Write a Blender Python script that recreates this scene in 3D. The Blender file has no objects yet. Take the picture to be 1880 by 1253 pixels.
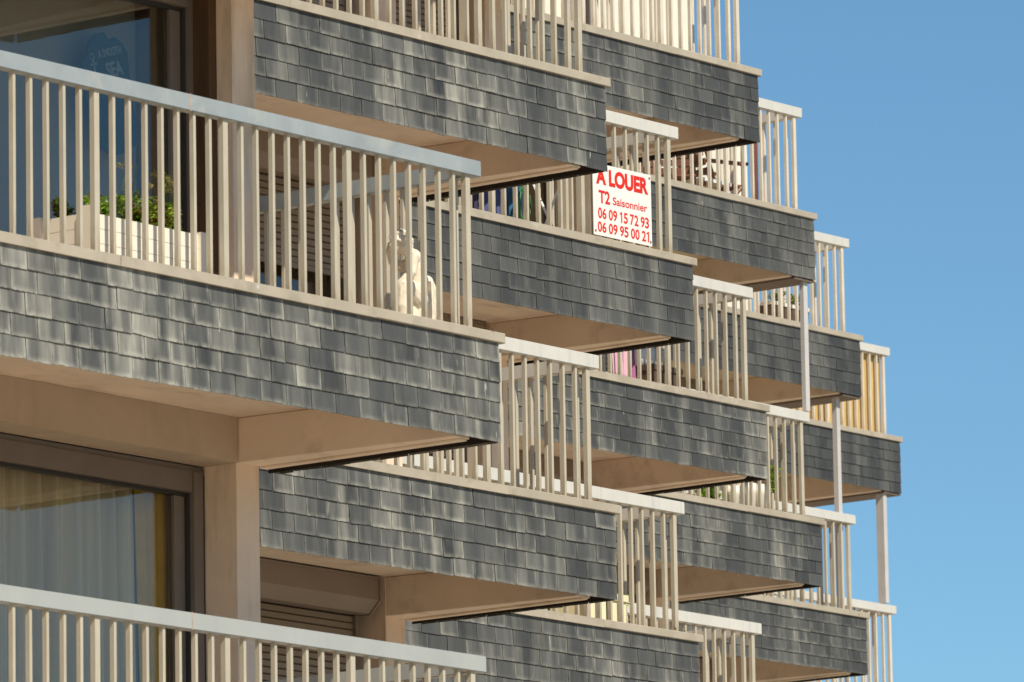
import bpy, bmesh, math, random
from mathutils import Vector, Matrix
random.seed(7)
S = bpy.context.scene
COL = S.collection
R = math.radians

# ------------------------------------------------------------------ camera
FPX, YAW, PITCH, ROLL = 13721.04, 0.907675, 0.173419, -0.017047
CAM = Vector((-31.784264, -24.875399, -4.363932))
fw = Vector((math.cos(PITCH)*math.sin(YAW), math.cos(PITCH)*math.cos(YAW), math.sin(PITCH)))
rt0 = Vector((math.cos(YAW), -math.sin(YAW), 0)); up0 = rt0.cross(fw)
c_, s_ = math.cos(ROLL), math.sin(ROLL)
rt = c_*rt0 + s_*up0; up = -s_*rt0 + c_*up0
cd = bpy.data.cameras.new('camera'); cam = bpy.data.objects.new('camera', cd); COL.objects.link(cam)
m3 = Matrix((rt, up, -fw)).transposed()
cam.matrix_world = Matrix.Translation(CAM) @ m3.to_4x4()
cd.sensor_width = 36; cd.sensor_fit = 'HORIZONTAL'; cd.lens = FPX/1880*36
cd.clip_start = 1; cd.clip_end = 3000
cd.dof.use_dof = True; cd.dof.focus_distance = 49; cd.dof.aperture_fstop = 11
S.camera = cam

# ------------------------------------------------------------------ light
SUN = Vector((-0.34, -1.0, 1.14)).normalized()          # towards the sun
w = bpy.data.worlds.new('World'); S.world = w; w.use_nodes = True
nt = w.node_tree; bg = nt.nodes['Background']
sk = nt.nodes.new('ShaderNodeTexSky'); sk.sky_type = 'NISHITA'; sk.sun_disc = False
sk.sun_elevation = math.asin(SUN.z); sk.sun_rotation = math.atan2(SUN.x, SUN.y)
sk.air_density = 0.85; sk.dust_density = 0.0; sk.ozone_density = 4.0; sk.altitude = 0
vm = nt.nodes.new('ShaderNodeVectorMath'); vm.operation = 'MULTIPLY'; vm.inputs[1].default_value = (.80, 1.03, 1.02)
nt.links.new(sk.outputs[0], vm.inputs[0]); nt.links.new(vm.outputs[0], bg.inputs[0]); bg.inputs[1].default_value = 0.106
ld = bpy.data.lights.new('sun', 'SUN'); ld.energy = 4.9; ld.angle = R(0.5); ld.color = (1, 0.93, 0.78)
lo = bpy.data.objects.new('sun', ld); COL.objects.link(lo)
lo.rotation_euler = SUN.to_track_quat('Z', 'Y').to_euler(); lo.location = (-20, -40, 45)
S.view_settings.view_transform = 'Standard'; S.view_settings.look = 'None'
S.view_settings.exposure = 0.0; S.view_settings.gamma = 1
S.cycles.use_denoising = True; S.cycles.max_bounces = 10; S.cycles.diffuse_bounces = 6
S.cycles.transparent_max_bounces = 12; S.cycles.caustics_reflective = False

# ------------------------------------------------------------------ helpers
H = 2.75
SX, SY = 5.419911, 3.341377
EX = dict(A=0, B=0, C=-.057951, D=.087562, E=.014959, F=-.011165, G=-.003561)
EY = dict(A=0, B=0, C=-.01192, D=.065595, E=.036995, F=.042813, G=.056134)
OFF = {'A0': (-.0175, .0041), 'A1': (.0062, -.0005), 'B1': (.0056, -.0001), 'B2': (-.0088, .0029), 'C1': (-.0122, .0069), 'C2': (.0078, -.0029), 'D1': (.0128, .0068), 'D2': (-.0012, -.0106), 'D3': (-.0049, .0045), 'E2': (.0005, -.0084), 'E3': (-.0008, .0055), 'F2': (-.003, .0083), 'F3': (.0028, -.0039), 'G2': (-.0017, -.0137), 'G3': (.0006, .0047)}
BAYS = 'ABCDEFG'
def org(b, k=0, off=True):
    i = BAYS.index(b); dx, dz = OFF.get(b+str(k), (0, 0)) if off else (0, 0)
    return Vector((SX*i+EX[b]+dx, SY*i+EY[b], k*H+dz))

class MB:
    def __init__(s): s.bm = bmesh.new()
    def box(s, x0, x1, y0, y1, z0, z1, mat=None):
        vs = [s.bm.verts.new((x, y, z)) for z in (z0, z1) for y in (y0, y1) for x in (x0, x1)]
        for f in ((0,2,3,1),(4,5,7,6),(0,1,5,4),(2,6,7,3),(0,4,6,2),(1,3,7,5)):
            s.bm.faces.new([vs[i] for i in f])
        if mat:
            for v in vs: v.co = mat @ v.co
        return vs
    def prism(s, pts, axis, a, b):           # closed 2-D outline extruded along an axis
        def P(p, t):
            if axis == 'x': return (t, p[0], p[1])
            if axis == 'y': return (p[0], t, p[1])
            return (p[0], p[1], t)
        A = [s.bm.verts.new(P(p, a)) for p in pts]; B = [s.bm.verts.new(P(p, b)) for p in pts]
        n = len(pts)
        s.bm.faces.new(A); s.bm.faces.new(B[::-1])
        for i in range(n): s.bm.faces.new((A[i], B[i], B[(i+1) % n], A[(i+1) % n]))
        bmesh.ops.recalc_face_normals(s.bm, faces=s.bm.faces)
        return A+B
    def tube(s, pts, r, n=8, r1=None):
        pts = [Vector(p) for p in pts]; rings = []
        for i, p in enumerate(pts):
            d = (pts[min(i+1, len(pts)-1)]-pts[max(i-1, 0)]).normalized()
            u = d.orthogonal().normalized() if abs(d.z) > .9 else d.cross(Vector((0, 0, 1))).normalized()
            v = d.cross(u); t = i/max(1, len(pts)-1); rr = r if r1 is None else r+(r1-r)*t
            rings.append([s.bm.verts.new(p+rr*(math.cos(a)*u+math.sin(a)*v)) for a in [2*math.pi*j/n for j in range(n)]])
        for i in range(len(rings)-1):
            for j in range(n): s.bm.faces.new((rings[i][j], rings[i][(j+1) % n], rings[i+1][(j+1) % n], rings[i+1][j]))
        s.bm.faces.new(rings[0][::-1]); s.bm.faces.new(rings[-1])
    def lathe(s, prof, n=20, c=(0, 0)):
        rings = [[s.bm.verts.new((c[0]+r*math.cos(2*math.pi*j/n), c[1]+r*math.sin(2*math.pi*j/n), z)) for j in range(n)] for r, z in prof]
        for i in range(len(rings)-1):
            for j in range(n): s.bm.faces.new((rings[i][j], rings[i][(j+1) % n], rings[i+1][(j+1) % n], rings[i+1][j]))
        s.bm.faces.new(rings[0][::-1]); s.bm.faces.new(rings[-1])
    def bevel(s, r, seg=1):
        bmesh.ops.bevel(s.bm, geom=[e for e in s.bm.edges if e.calc_face_angle(0) > .5], offset=r, segments=seg, affect='EDGES', clamp_overlap=True)
    def mesh(s, name, mat=None, smooth=False):
        bmesh.ops.recalc_face_normals(s.bm, faces=s.bm.faces)
        me = bpy.data.meshes.new(name); s.bm.to_mesh(me); s.bm.free()
        if mat: me.materials.append(mat)
        if smooth: me.shade_smooth()
        return me
    def obj(s, name, mat=None, parent=None, smooth=False, loc=None):
        return link(name, s.mesh(name, mat, smooth), parent, loc)

def link(name, me, parent=None, loc=None):
    o = bpy.data.objects.new(name, me); COL.objects.link(o)
    if parent: o.parent = parent
    if loc is not None: o.location = loc
    return o
def thing(name, label, cat, loc, group=None, rz=0):
    o = bpy.data.objects.new(name, None); COL.objects.link(o); o.location = loc; o.rotation_euler.z = rz
    o.empty_display_size = .1
    return tag(o, label, cat, group)
def tag(o, label, cat, group=None):
    o['label'] = label; o['category'] = cat
    if group: o['group'] = group
    return o
def struct(o): o['kind'] = 'structure'; return o

# ------------------------------------------------------------------ materials
def NT(name):
    m = bpy.data.materials.new(name); m.use_nodes = True
    t = m.node_tree; return m, t, t.nodes['Principled BSDF']
def N(t, typ, **kw):
    n = t.nodes.new(typ)
    for k, v in kw.items(): setattr(n, k, v)
    return n
def val(t, x):
    return x
def mth(t, op, a, b=None, clamp=False):
    n = N(t, 'ShaderNodeMath', operation=op); n.use_clamp = clamp
    for i, x in enumerate((a, b)):
        if x is None: continue
        if isinstance(x, (int, float)): n.inputs[i].default_value = x
        else: t.links.new(x, n.inputs[i])
    return n.outputs[0]
def mix(t, f, a, b):
    n = N(t, 'ShaderNodeMix', data_type='RGBA')
    for s, x in ((n.inputs[0], f), (n.inputs[6], a), (n.inputs[7], b)):
        if isinstance(x, (int, float)): s.default_value = x
        elif isinstance(x, tuple): s.default_value = (*x, 1)
        else: t.links.new(x, s)
    return n.outputs[2]
def noise(t, scale, detail=4, rough=.55, coord='Object', loc=(0, 0, 0)):
    tc = N(t, 'ShaderNodeTexCoord'); mp = N(t, 'ShaderNodeMapping'); nz = N(t, 'ShaderNodeTexNoise'); oi = N(t, 'ShaderNodeObjectInfo')
    va = N(t, 'ShaderNodeVectorMath', operation='ADD'); t.links.new(tc.outputs[coord], va.inputs[0]); t.links.new(mth(t, 'MULTIPLY', oi.outputs['Random'], 61.7), va.inputs[1])
    mp.inputs['Scale'].default_value = scale if isinstance(scale, tuple) else (scale,)*3
    mp.inputs['Location'].default_value = loc
    t.links.new(va.outputs[0], mp.inputs[0]); t.links.new(mp.outputs[0], nz.inputs[0])
    nz.inputs['Scale'].default_value = 1; nz.inputs['Detail'].default_value = detail; nz.inputs['Roughness'].default_value = rough
    return nz.outputs[0]
def ramp(t, f, lo, hi):
    n = N(t, 'ShaderNodeMapRange'); n.inputs[1].default_value = lo; n.inputs[2].default_value = hi
    t.links.new(f, n.inputs[0]); return n.outputs[0]
def bump(t, p, h, dist, strength=.5):
    b = N(t, 'ShaderNodeBump'); b.inputs['Distance'].default_value = dist; b.inputs['Strength'].default_value = strength
    t.links.new(h, b.inputs['Height']); t.links.new(b.outputs[0], p.inputs['Normal'])

def plain(name, col, rough=.6, metal=0, var=.12, scale=6, stain=None, stain_amt=.3, streak=None, bmp=0, bscale=80, spec=.5, foot=None, splash=None):
    m, t, p = NT(name)
    dark = tuple(c*(1-var) for c in col); light = tuple(min(1, c*(1+var)) for c in col)
    out = mix(t, ramp(t, noise(t, scale), .3, .7), dark, light)
    if stain:
        sc = streak or (9, 9, .8)
        f = mth(t, 'MULTIPLY', ramp(t, noise(t, sc, 5, .6), .52, .8), stain_amt)
        out = mix(t, f, out, stain)
    if splash:                                               # pale lime and bird splashes
        f = ramp(t, noise(t, (16, 16, 9), 4, .6, loc=(3, 1, 5)), .64, .70); f = mth(t, 'MULTIPLY', f, ramp(t, noise(t, 1.3, 2, loc=(9, 2, 2)), .50, .66))
        out = mix(t, mth(t, 'MULTIPLY', f, .8), out, splash)
    if foot:                                                 # grime that gathers at the foot of the bars
        tc = N(t, 'ShaderNodeTexCoord'); sx = N(t, 'ShaderNodeSeparateXYZ'); t.links.new(tc.outputs['Object'], sx.inputs[0])
        f = mth(t, 'MULTIPLY', ramp(t, sx.outputs[2], .16, .0), ramp(t, noise(t, (50, 50, 12)), .35, .65))
        out = mix(t, mth(t, 'MULTIPLY', f, .7), out, foot)
    t.links.new(out, p.inputs['Base Color'])
    p.inputs['Roughness'].default_value = rough; p.inputs['Metallic'].default_value = metal
    p.inputs['Specular IOR Level'].default_value = spec
    if bmp: bump(t, p, noise(t, bscale, 6, .65), bmp)
    return m

def slate_material():
    m, t, p = NT('weathered_slate')
    at = N(t, 'ShaderNodeAttribute', attribute_name='tone'); sp = N(t, 'ShaderNodeSeparateColor'); t.links.new(at.outputs['Color'], sp.inputs[0])
    tone, lime, rnd = sp.outputs[0], sp.outputs[1], sp.outputs[2]
    uvn = N(t, 'ShaderNodeUVMap', uv_map='UVMap'); su = N(t, 'ShaderNodeSeparateXYZ'); t.links.new(uvn.outputs[0], su.inputs[0])
    u, v = su.outputs[0], su.outputs[1]
    # shifted coordinates so that neighbouring slates never continue each other's grain
    tc = N(t, 'ShaderNodeTexCoord'); cb = N(t, 'ShaderNodeCombineXYZ')
    t.links.new(mth(t, 'MULTIPLY', rnd, 37.0), cb.inputs[0]); t.links.new(mth(t, 'MULTIPLY', rnd, 11.0), cb.inputs[1])
    ad = N(t, 'ShaderNodeVectorMath', operation='ADD'); t.links.new(tc.outputs['Object'], ad.inputs[0]); t.links.new(cb.outputs[0], ad.inputs[1])
    oi = N(t, 'ShaderNodeObjectInfo'); wo = N(t, 'ShaderNodeVectorMath', operation='ADD'); t.links.new(tc.outputs['Object'], wo.inputs[0]); t.links.new(mth(t, 'MULTIPLY', oi.outputs['Random'], 53.0), wo.inputs[1])
    def nz(scale, detail, rough, src):
        mp = N(t, 'ShaderNodeMapping'); mp.inputs['Scale'].default_value = scale; n = N(t, 'ShaderNodeTexNoise')
        t.links.new(src, mp.inputs[0]); t.links.new(mp.outputs[0], n.inputs[0]); n.inputs['Scale'].default_value = 1
        n.inputs['Detail'].default_value = detail; n.inputs['Roughness'].default_value = rough; return n.outputs[0]
    fine = nz((13, 13, 1.8), 4, .55, ad.outputs[0])
    mott = nz((14, 14, 9), 5, .6, ad.outputs[0])
    runs = nz((4.2, 4.2, .45), 3, .55, wo.outputs[0])
    base = mix(t, tone, (.0285, .0293, .0303), (.095, .0965, .0925))
    base = mix(t, mth(t, 'MULTIPLY', ramp(t, mott, .35, .7), .4), base, (.072, .077, .080))
    # lime bloom: rims of each slate, vertical streaks, long runs over several courses
    e1 = ramp(t, mth(t, 'ABSOLUTE', mth(t, 'SUBTRACT', u, .5)), .36, .5)
    e2 = ramp(t, v, .30, .0)
    edge = mth(t, 'MAXIMUM', mth(t, 'POWER', e1, 1.6), mth(t, 'POWER', e2, 1.5))
    edge = mth(t, 'MULTIPLY', edge, ramp(t, mott, .30, .66))
    st = ramp(t, fine, .36, .84)
    rn = ramp(t, runs, .45, .62)
    a = mth(t, 'ADD', mth(t, 'MULTIPLY', edge, .85), mth(t, 'MULTIPLY', st, .30))
    a = mth(t, 'MULTIPLY', a, mth(t, 'ADD', mth(t, 'MULTIPLY', lime, 1.05), .05))
    a = mth(t, 'ADD', a, mth(t, 'MULTIPLY', mth(t, 'MULTIPLY', rn, mth(t, 'ADD', mth(t, 'MULTIPLY', st, .6), .3)), mth(t, 'ADD', mth(t, 'MULTIPLY', lime, .85), .20)), clamp=True)
    col = mix(t, a, base, (.385, .368, .312))
    # bird droppings / lime drips: rare, sharp, vertical
    dr = ramp(t, nz((26, 26, 4), 2, .5, wo.outputs[0]), .76, .80)
    col = mix(t, mth(t, 'MULTIPLY', dr, .7), col, (.62, .60, .55))
    ms = mth(t, 'MULTIPLY', ramp(t, v, .07, .0), ramp(t, nz((34, 34, 20), 3, .6, wo.outputs[0]), .44, .60))      # moss and painted contact shadow along the butts
    col = mix(t, mth(t, 'MULTIPLY', ms, .75), col, (.055, .042, .026))
    t.links.new(col, p.inputs['Base Color']); p.inputs['Roughness'].default_value = .62; p.inputs['Specular IOR Level'].default_value = .35
    bump(t, p, mott, .003, .3)
    return m

def glass_material(name, k=1.65):
    m, t, p = NT(name); t.nodes.remove(p)
    tr = N(t, 'ShaderNodeBsdfTransparent'); tr.inputs[0].default_value = (.88, .88, .84, 1)
    gl = N(t, 'ShaderNodeBsdfGlossy'); gl.inputs['Roughness'].default_value = .012; gl.inputs[0].default_value = (.97, .98, 1, 1)
    ge = N(t, 'ShaderNodeNewGeometry'); dt = N(t, 'ShaderNodeVectorMath', operation='DOT_PRODUCT')
    t.links.new(ge.outputs['Incoming'], dt.inputs[0]); t.links.new(ge.outputs['Normal'], dt.inputs[1])
    sch = mth(t, 'ADD', mth(t, 'MULTIPLY', mth(t, 'POWER', mth(t, 'SUBTRACT', 1.0, mth(t, 'ABSOLUTE', dt.outputs['Value'])), 5.0), .96), .042)
    ms = N(t, 'ShaderNodeMixShader'); t.links.new(mth(t, 'MULTIPLY', sch, k, True), ms.inputs[0])
    t.links.new(tr.outputs[0], ms.inputs[1]); t.links.new(gl.outputs[0], ms.inputs[2])
    t.links.new(ms.outputs[0], t.nodes['Material Output'].inputs[0]); return m

def leaf_material(name, col):
    m, t, p = NT(name)
    oi = N(t, 'ShaderNodeTexCoord')
    out = mix(t, ramp(t, noise(t, 35, 2), .3, .7), tuple(c*.55 for c in col), tuple(c*1.35 for c in col))
    t.links.new(out, p.inputs['Base Color']); p.inputs['Roughness'].default_value = .5
    tl = N(t, 'ShaderNodeBsdfTranslucent'); t.links.new(out, tl.inputs[0]); mx = N(t, 'ShaderNodeMixShader'); mx.inputs[0].default_value = .42
    t.links.new(p.outputs[0], mx.inputs[1]); t.links.new(tl.outputs[0], mx.inputs[2]); t.links.new(mx.outputs[0], t.nodes['Material Output'].inputs[0])
    return m

M = {}
M['slate'] = slate_material()
M['slate_back'] = plain('slate_batten_board', (.030, .022, .016), .9)  # near-black base puts the shade of the cavity into the board colour
M['coping'] = plain('coping_stone_paint', (.435, .375, .29), .7, var=.10, scale=3, stain=(.27, .225, .17), stain_amt=.7, streak=(7, 7, 9), splash=(.60, .56, .49), bmp=.002, bscale=60)
M['alu'] = plain('handrail_aluminium', (.64, .61, .55), .5, .0, var=.05, scale=4, stain=(.48, .48, .465), stain_amt=.75, streak=(26, 26, 1.2), spec=.6)
M['alu_blue'] = plain('handrail_aluminium_bare', (.345, .375, .38), .42, .1, var=.10, scale=5, stain=(.50, .48, .42), stain_amt=.75, streak=(9, 9, 7), spec=.6)
M['alu_dull'] = plain('handrail_aluminium_dull', (.43, .435, .41), .45, .05, var=.05, scale=4, stain=(.40, .40, .39), stain_amt=.7, streak=(22, 22, 1.2), spec=.6)
M['bar'] = plain('baluster_paint', (.515, .455, .35), .5, var=.07, scale=5, stain=(.40, .31, .20), stain_amt=.5, streak=(30, 30, 2.5), foot=(.24, .17, .09))
M['bar_pale'] = plain('baluster_paint_pale', (.70, .615, .50), .5, var=.07, scale=5, stain=(.48, .36, .23), stain_amt=.5, streak=(30, 30, 2.5), foot=(.34, .24, .13))
M['soffit'] = plain('soffit_render', (.82, .675, .54), .9, var=.07, scale=2.2, stain=(.47, .36, .26), stain_amt=.85, streak=(2.2, 4, 4), bmp=.003, bscale=120)
M['soffit_olive'] = plain('soffit_render_olive', (.68, .565, .39), .9, var=.05, scale=2.2, stain=(.50, .40, .26), stain_amt=.7, streak=(2.2, 4, 4), bmp=.003, bscale=120)
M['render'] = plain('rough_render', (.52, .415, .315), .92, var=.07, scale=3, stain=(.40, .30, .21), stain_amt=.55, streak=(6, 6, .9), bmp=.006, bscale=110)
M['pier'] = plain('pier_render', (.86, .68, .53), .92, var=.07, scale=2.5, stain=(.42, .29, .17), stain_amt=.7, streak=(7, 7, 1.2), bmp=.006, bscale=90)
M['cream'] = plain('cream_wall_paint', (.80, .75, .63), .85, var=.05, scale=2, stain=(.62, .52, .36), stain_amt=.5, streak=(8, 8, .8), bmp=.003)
M['frame'] = plain('window_frame_grey_brown', (.21, .175, .15), .42, .1, var=.06, scale=5)
M['frame_dark'] = plain('window_gasket_dark', (.035, .03, .028), .6)
M['shutter'] = plain('shutter_taupe', (.25, .198, .155), .5, var=.06, scale=4)
M['redwood'] = plain('red_brown_wood', (.17, .058, .03), .5, var=.3, scale=(30, 30, 3))
M['room'] = plain('dark_room_tone', (.16, .12, .085), .9)
M['glass'] = glass_material('window_glass')
M['sheer'] = plain('sheer_curtain_cloth', (.84, .72, .53), .9, var=.22, scale=(26, 5, .25))  # vertical tone stripes paint in the shading of the folds
M['yellow'] = plain('mustard_curtain_cloth', (.80, .50, .03), .9, var=.1, scale=8)
M['white_pvc'] = plain('cream_planter_plastic', (.87, .79, .66), .5, var=.03)
M['stone'] = plain('statue_cast_stone', (.78, .685, .55), .85, var=.12, scale=22, stain=(.38, .27, .17), stain_amt=.8, streak=(30, 30, 22), bmp=.007, bscale=60)
M['sign'] = plain('sign_panel_white', (.84, .81, .755), .45, var=.03, scale=5, stain=(.66, .60, .50), stain_amt=.35, streak=(10, 10, 3))
M['signred'] = plain('sign_red_paint', (.72, .022, .008), .45, var=.03)
M['leaf'] = leaf_material('leaf_green', (.36, .50, .05))
M['leaf_dark'] = leaf_material('leaf_dark_green', (.20, .33, .045))
M['leaf_red'] = leaf_material('leaf_red_brown', (.20, .09, .03))
M['umbel'] = leaf_material('dry_yellow_flower', (.45, .38, .12))
M['petal'] = plain('white_petal', (.85, .82, .82), .6)
M['terracotta'] = plain('terracotta', (.42, .17, .08), .8)
M['soil'] = plain('potting_soil', (.05, .035, .025), .95)
M['blue_cloth'] = plain('blue_cloth', (.075, .095, .22), .9, var=.25, scale=(12, 12, 2))
M['navy_cloth'] = plain('navy_cloth', (.035, .03, .075), .9, var=.25)
M['teal_cloth'] = plain('teal_cloth', (.035, .12, .22), .9, var=.2)
M['green_hose'] = plain('green_hose_rubber', (.05, .19, .07), .5)
M['white_paint'] = plain('white_metal_paint', (.80, .80, .78), .4, var=.03)
M['pink'] = plain('pink_towel_cloth', (.44, .13, .31), .95, var=.15, scale=(14, 14, 3))
M['pink_pale'] = plain('pale_pink_cloth', (.74, .46, .53), .95, var=.06)
M['brown_box'] = plain('brown_rattan', (.11, .072, .045), .8, var=.25, scale=60)
M['tweed'] = plain('speckled_cushion_cloth', (.60, .52, .42), .95, var=.35, scale=70)
M['bamboo'] = plain('yellow_reed_screen', (.62, .43, .16), .75, var=.22, scale=(60, 60, 2.5), stain=(.45, .22, .06), stain_amt=.5, streak=(20, 20, 2))
M['grey_cloth'] = plain('grey_cushion_cloth', (.17, .18, .20), .95, var=.1, scale=30)
M['seablue'] = plain('sea_sign_blue', (.018, .075, .13), .6, var=.05)
M['seapale'] = plain('sea_sign_lettering', (.28, .38, .42), .6, var=.05)
M['brown_board'] = plain('brown_soffit_paint', (.19, .145, .11), .8, var=.08)
M['dark_void'] = plain('dark_cavity', (.02, .016, .013), .9)
M['ground'] = plain('sandy_paving', (.45, .385, .30), .95, var=.12, scale=.7, bmp=.01, bscale=4)
M['rust_joint'] = plain('rail_joint', (.46, .36, .27), .6, var=.2, scale=20)
M['hill'] = plain('wooded_hill_green', (.075, .085, .035), .95, var=.5, scale=.25)
M['post'] = plain('support_post_paint', (.58, .55, .53), .5, var=.05, stain=(.40, .33, .27), stain_amt=.3)

# ------------------------------------------------------------------ ground and far hill (seen mirrored in the window glass)
g = MB(); g.box(-700, 700, -700, 700, -6.6, -6.0); struct(g.obj('ground', M['ground']))
hb = bmesh.new(); n = 90; rows = []
d0 = Vector((.788, -.616, 0)); s0 = Vector((.616, .788, 0))
for j in range(7):
    row = []
    for i in range(n):
        t = (i/(n-1)-.5)*420; rr = 125+j*9
        hgt = 1.72*[0, 9, 14, 17, 17.5, 12, 0][j]*(.78+.22*math.sin(i*.31)+.10*math.sin(i*1.13+1))+random.uniform(-.8, .8)*(j not in (0, 6))
        p = d0*rr+s0*t; row.append(hb.verts.new((p.x, p.y, -6.05+max(0, hgt))))
    rows.append(row)
for j in range(6):
    for i in range(n-1): hb.faces.new((rows[j][i], rows[j][i+1], rows[j+1][i+1], rows[j+1][i]))
me = bpy.data.meshes.new('hills'); hb.to_mesh(me); hb.free(); me.materials.append(M['hill']); struct(link('hills', me))

# ------------------------------------------------------------------ slate cladding
def slates(mb_parts, x_from, x_to, ztop, zbot_fn, weather, seed, face='front'):
    """five courses of overlapping slates; every slate is its own thin slab in one cladding mesh"""
    rnd = random.Random(seed); bm, uvl, cl = mb_parts
    W = .2045; rowsN = 5
    gain = (lambda x: 1.35 if x < -2.1 else 1.0) if face == 'pale_left' else (lambda x: 1.0)
    for r in range(rowsN):
        x = x_to - (W*.5 if r % 2 else 0) - rnd.uniform(0, .012)
        first = True; xs = [x_to]
        while x > x_from+.03:
            if x < x_to-.02: xs.append(x)
            x -= W*rnd.uniform(.975, 1.025)
        xs.append(x_from)
        for i in range(len(xs)-1):
            xa, xb = xs[i+1], xs[i]; xm = (xa+xb)/2
            zb_ = zbot_fn(xm); hgt = (ztop-zb_)/rowsN
            z1 = ztop - r*hgt + (.035 if r else -.002); z0 = ztop-(r+1)*hgt + rnd.uniform(-.0022, .0022)
            gap = rnd.uniform(.0022, .0042); yo = rnd.uniform(-.0018, .0018)
            tilt = rnd.gauss(0, .005) if rnd.random() > .035 else rnd.uniform(-.06, .06)
            lm = max(0, min(1, gain(xm)*weather*(.30+1.35*rnd.random()**1.4) + weather*.35*(math.sin(xm*2.1+seed)+.6*math.sin(xm*5.3+seed*2))))
            if rnd.random() < .10: lm = min(1, lm+weather*.6)
            tn = max(0, min(1, .12+.42*rnd.random()+weather*.28)) if rnd.random() > .16 else rnd.random()
            rv = rnd.random()
            ca, sa = math.cos(tilt), math.sin(tilt); zc = (z0+z1)/2
            th = rnd.uniform(.004, .006); y0b, y0t = .0120+yo, .0205+yo
            co = []
            for (zz, yf) in ((z0, y0b), (z1, y0t)):
                for xx in (xa+gap, xb-gap):
                    dx, dz = xx-xm, zz-zc+rnd.uniform(-.0012, .0012)
                    co.append((xm+dx*ca-dz*sa, yf, zc+dx*sa+dz*ca))
            fr = [bm.verts.new(c) for c in co]; bk = [bm.verts.new((c[0], c[1]+th, c[2])) for c in co]
            fs = [(fr[0], fr[1], fr[3], fr[2]), (bk[0], bk[2], bk[3], bk[1]), (fr[0], bk[0], bk[1], fr[1]), (fr[2], fr[3], bk[3], bk[2]), (fr[0], fr[2], bk[2], bk[0]), (fr[1], bk[1], bk[3], fr[3])]
            vis = (ztop-r*hgt-z0)/(z1-z0)
            uvs = {fr[0]: (0, 0), fr[1]: (1, 0), fr[2]: (0, 1/max(vis, .1)), fr[3]: (1, 1/max(vis, .1))}
            for q, f in zip(fr, bk): uvs[f] = uvs[q]
            for f in fs:
                F = bm.faces.new(f)
                for lp in F.loops:
                    lp[uvl].uv = uvs[lp.vert]; lp[cl] = (tn, lm, rv, 1)

def cladding(name, parent, L, weather, seed, side=1.60, slope=.0075):
    bm = bmesh.new(); uvl = bm.loops.layers.uv.new('UVMap'); cl = bm.loops.layers.float_color.new('tone')
    slates((bm, uvl, cl), -L, -.035, -.052, lambda x: -.607-slope*abs(x), weather, seed, 'pale_left' if L > 6.5 else 'front')
    nfront = len(bm.verts)
    slates((bm, uvl, cl), -side, -.04, -.052, lambda x: -.607, weather, seed+100)
    bm.verts.ensure_lookup_table()
    for v in bm.verts[nfront:]:              # turn the second strip onto the right-hand side
        x, y, z = v.co; v.co = (-.018-y, -x, z)
    bmesh.ops.recalc_face_normals(bm, faces=bm.faces)
    me = bpy.data.meshes.new(name); bm.to_mesh(me); bm.free(); me.materials.append(M['slate'])
    return link(name, me, parent)

# ------------------------------------------------------------------ balconies
bar_me = MB(); bar_me.box(-.010, .010, -.014, .014, 0, .8625); bar_me.bevel(.0015); BAR = bar_me.mesh('baluster', M['bar'])
bar_me = MB(); bar_me.box(-.010, .010, -.014, .014, 0, .8625); bar_me.bevel(.0015); BARP = bar_me.mesh('baluster', M['bar_pale'])
def post_mesh(mat):
    p = MB(); p.box(-.0195, .0195, -.016, .016, 0, .8625); p.bevel(.002)
    p.box(-.028, .034, -.024, .024, .0, .004); return p.mesh('railing_post', mat)
POST, POSTP = post_mesh(M['bar']), post_mesh(M['bar_pale'])
PITCHB = .1284
def Lshape(mb, L, d, w0, side, z0, z1, xr):
    """an L in plan: along the front from -L to xr, then back along the right side"""
    pts = [(-L, d), (xr, d), (xr, side), (xr-w0, side), (xr-w0, d+w0), (-L, d+w0)]
    mb.prism(pts, 'z', z0, z1)

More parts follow.
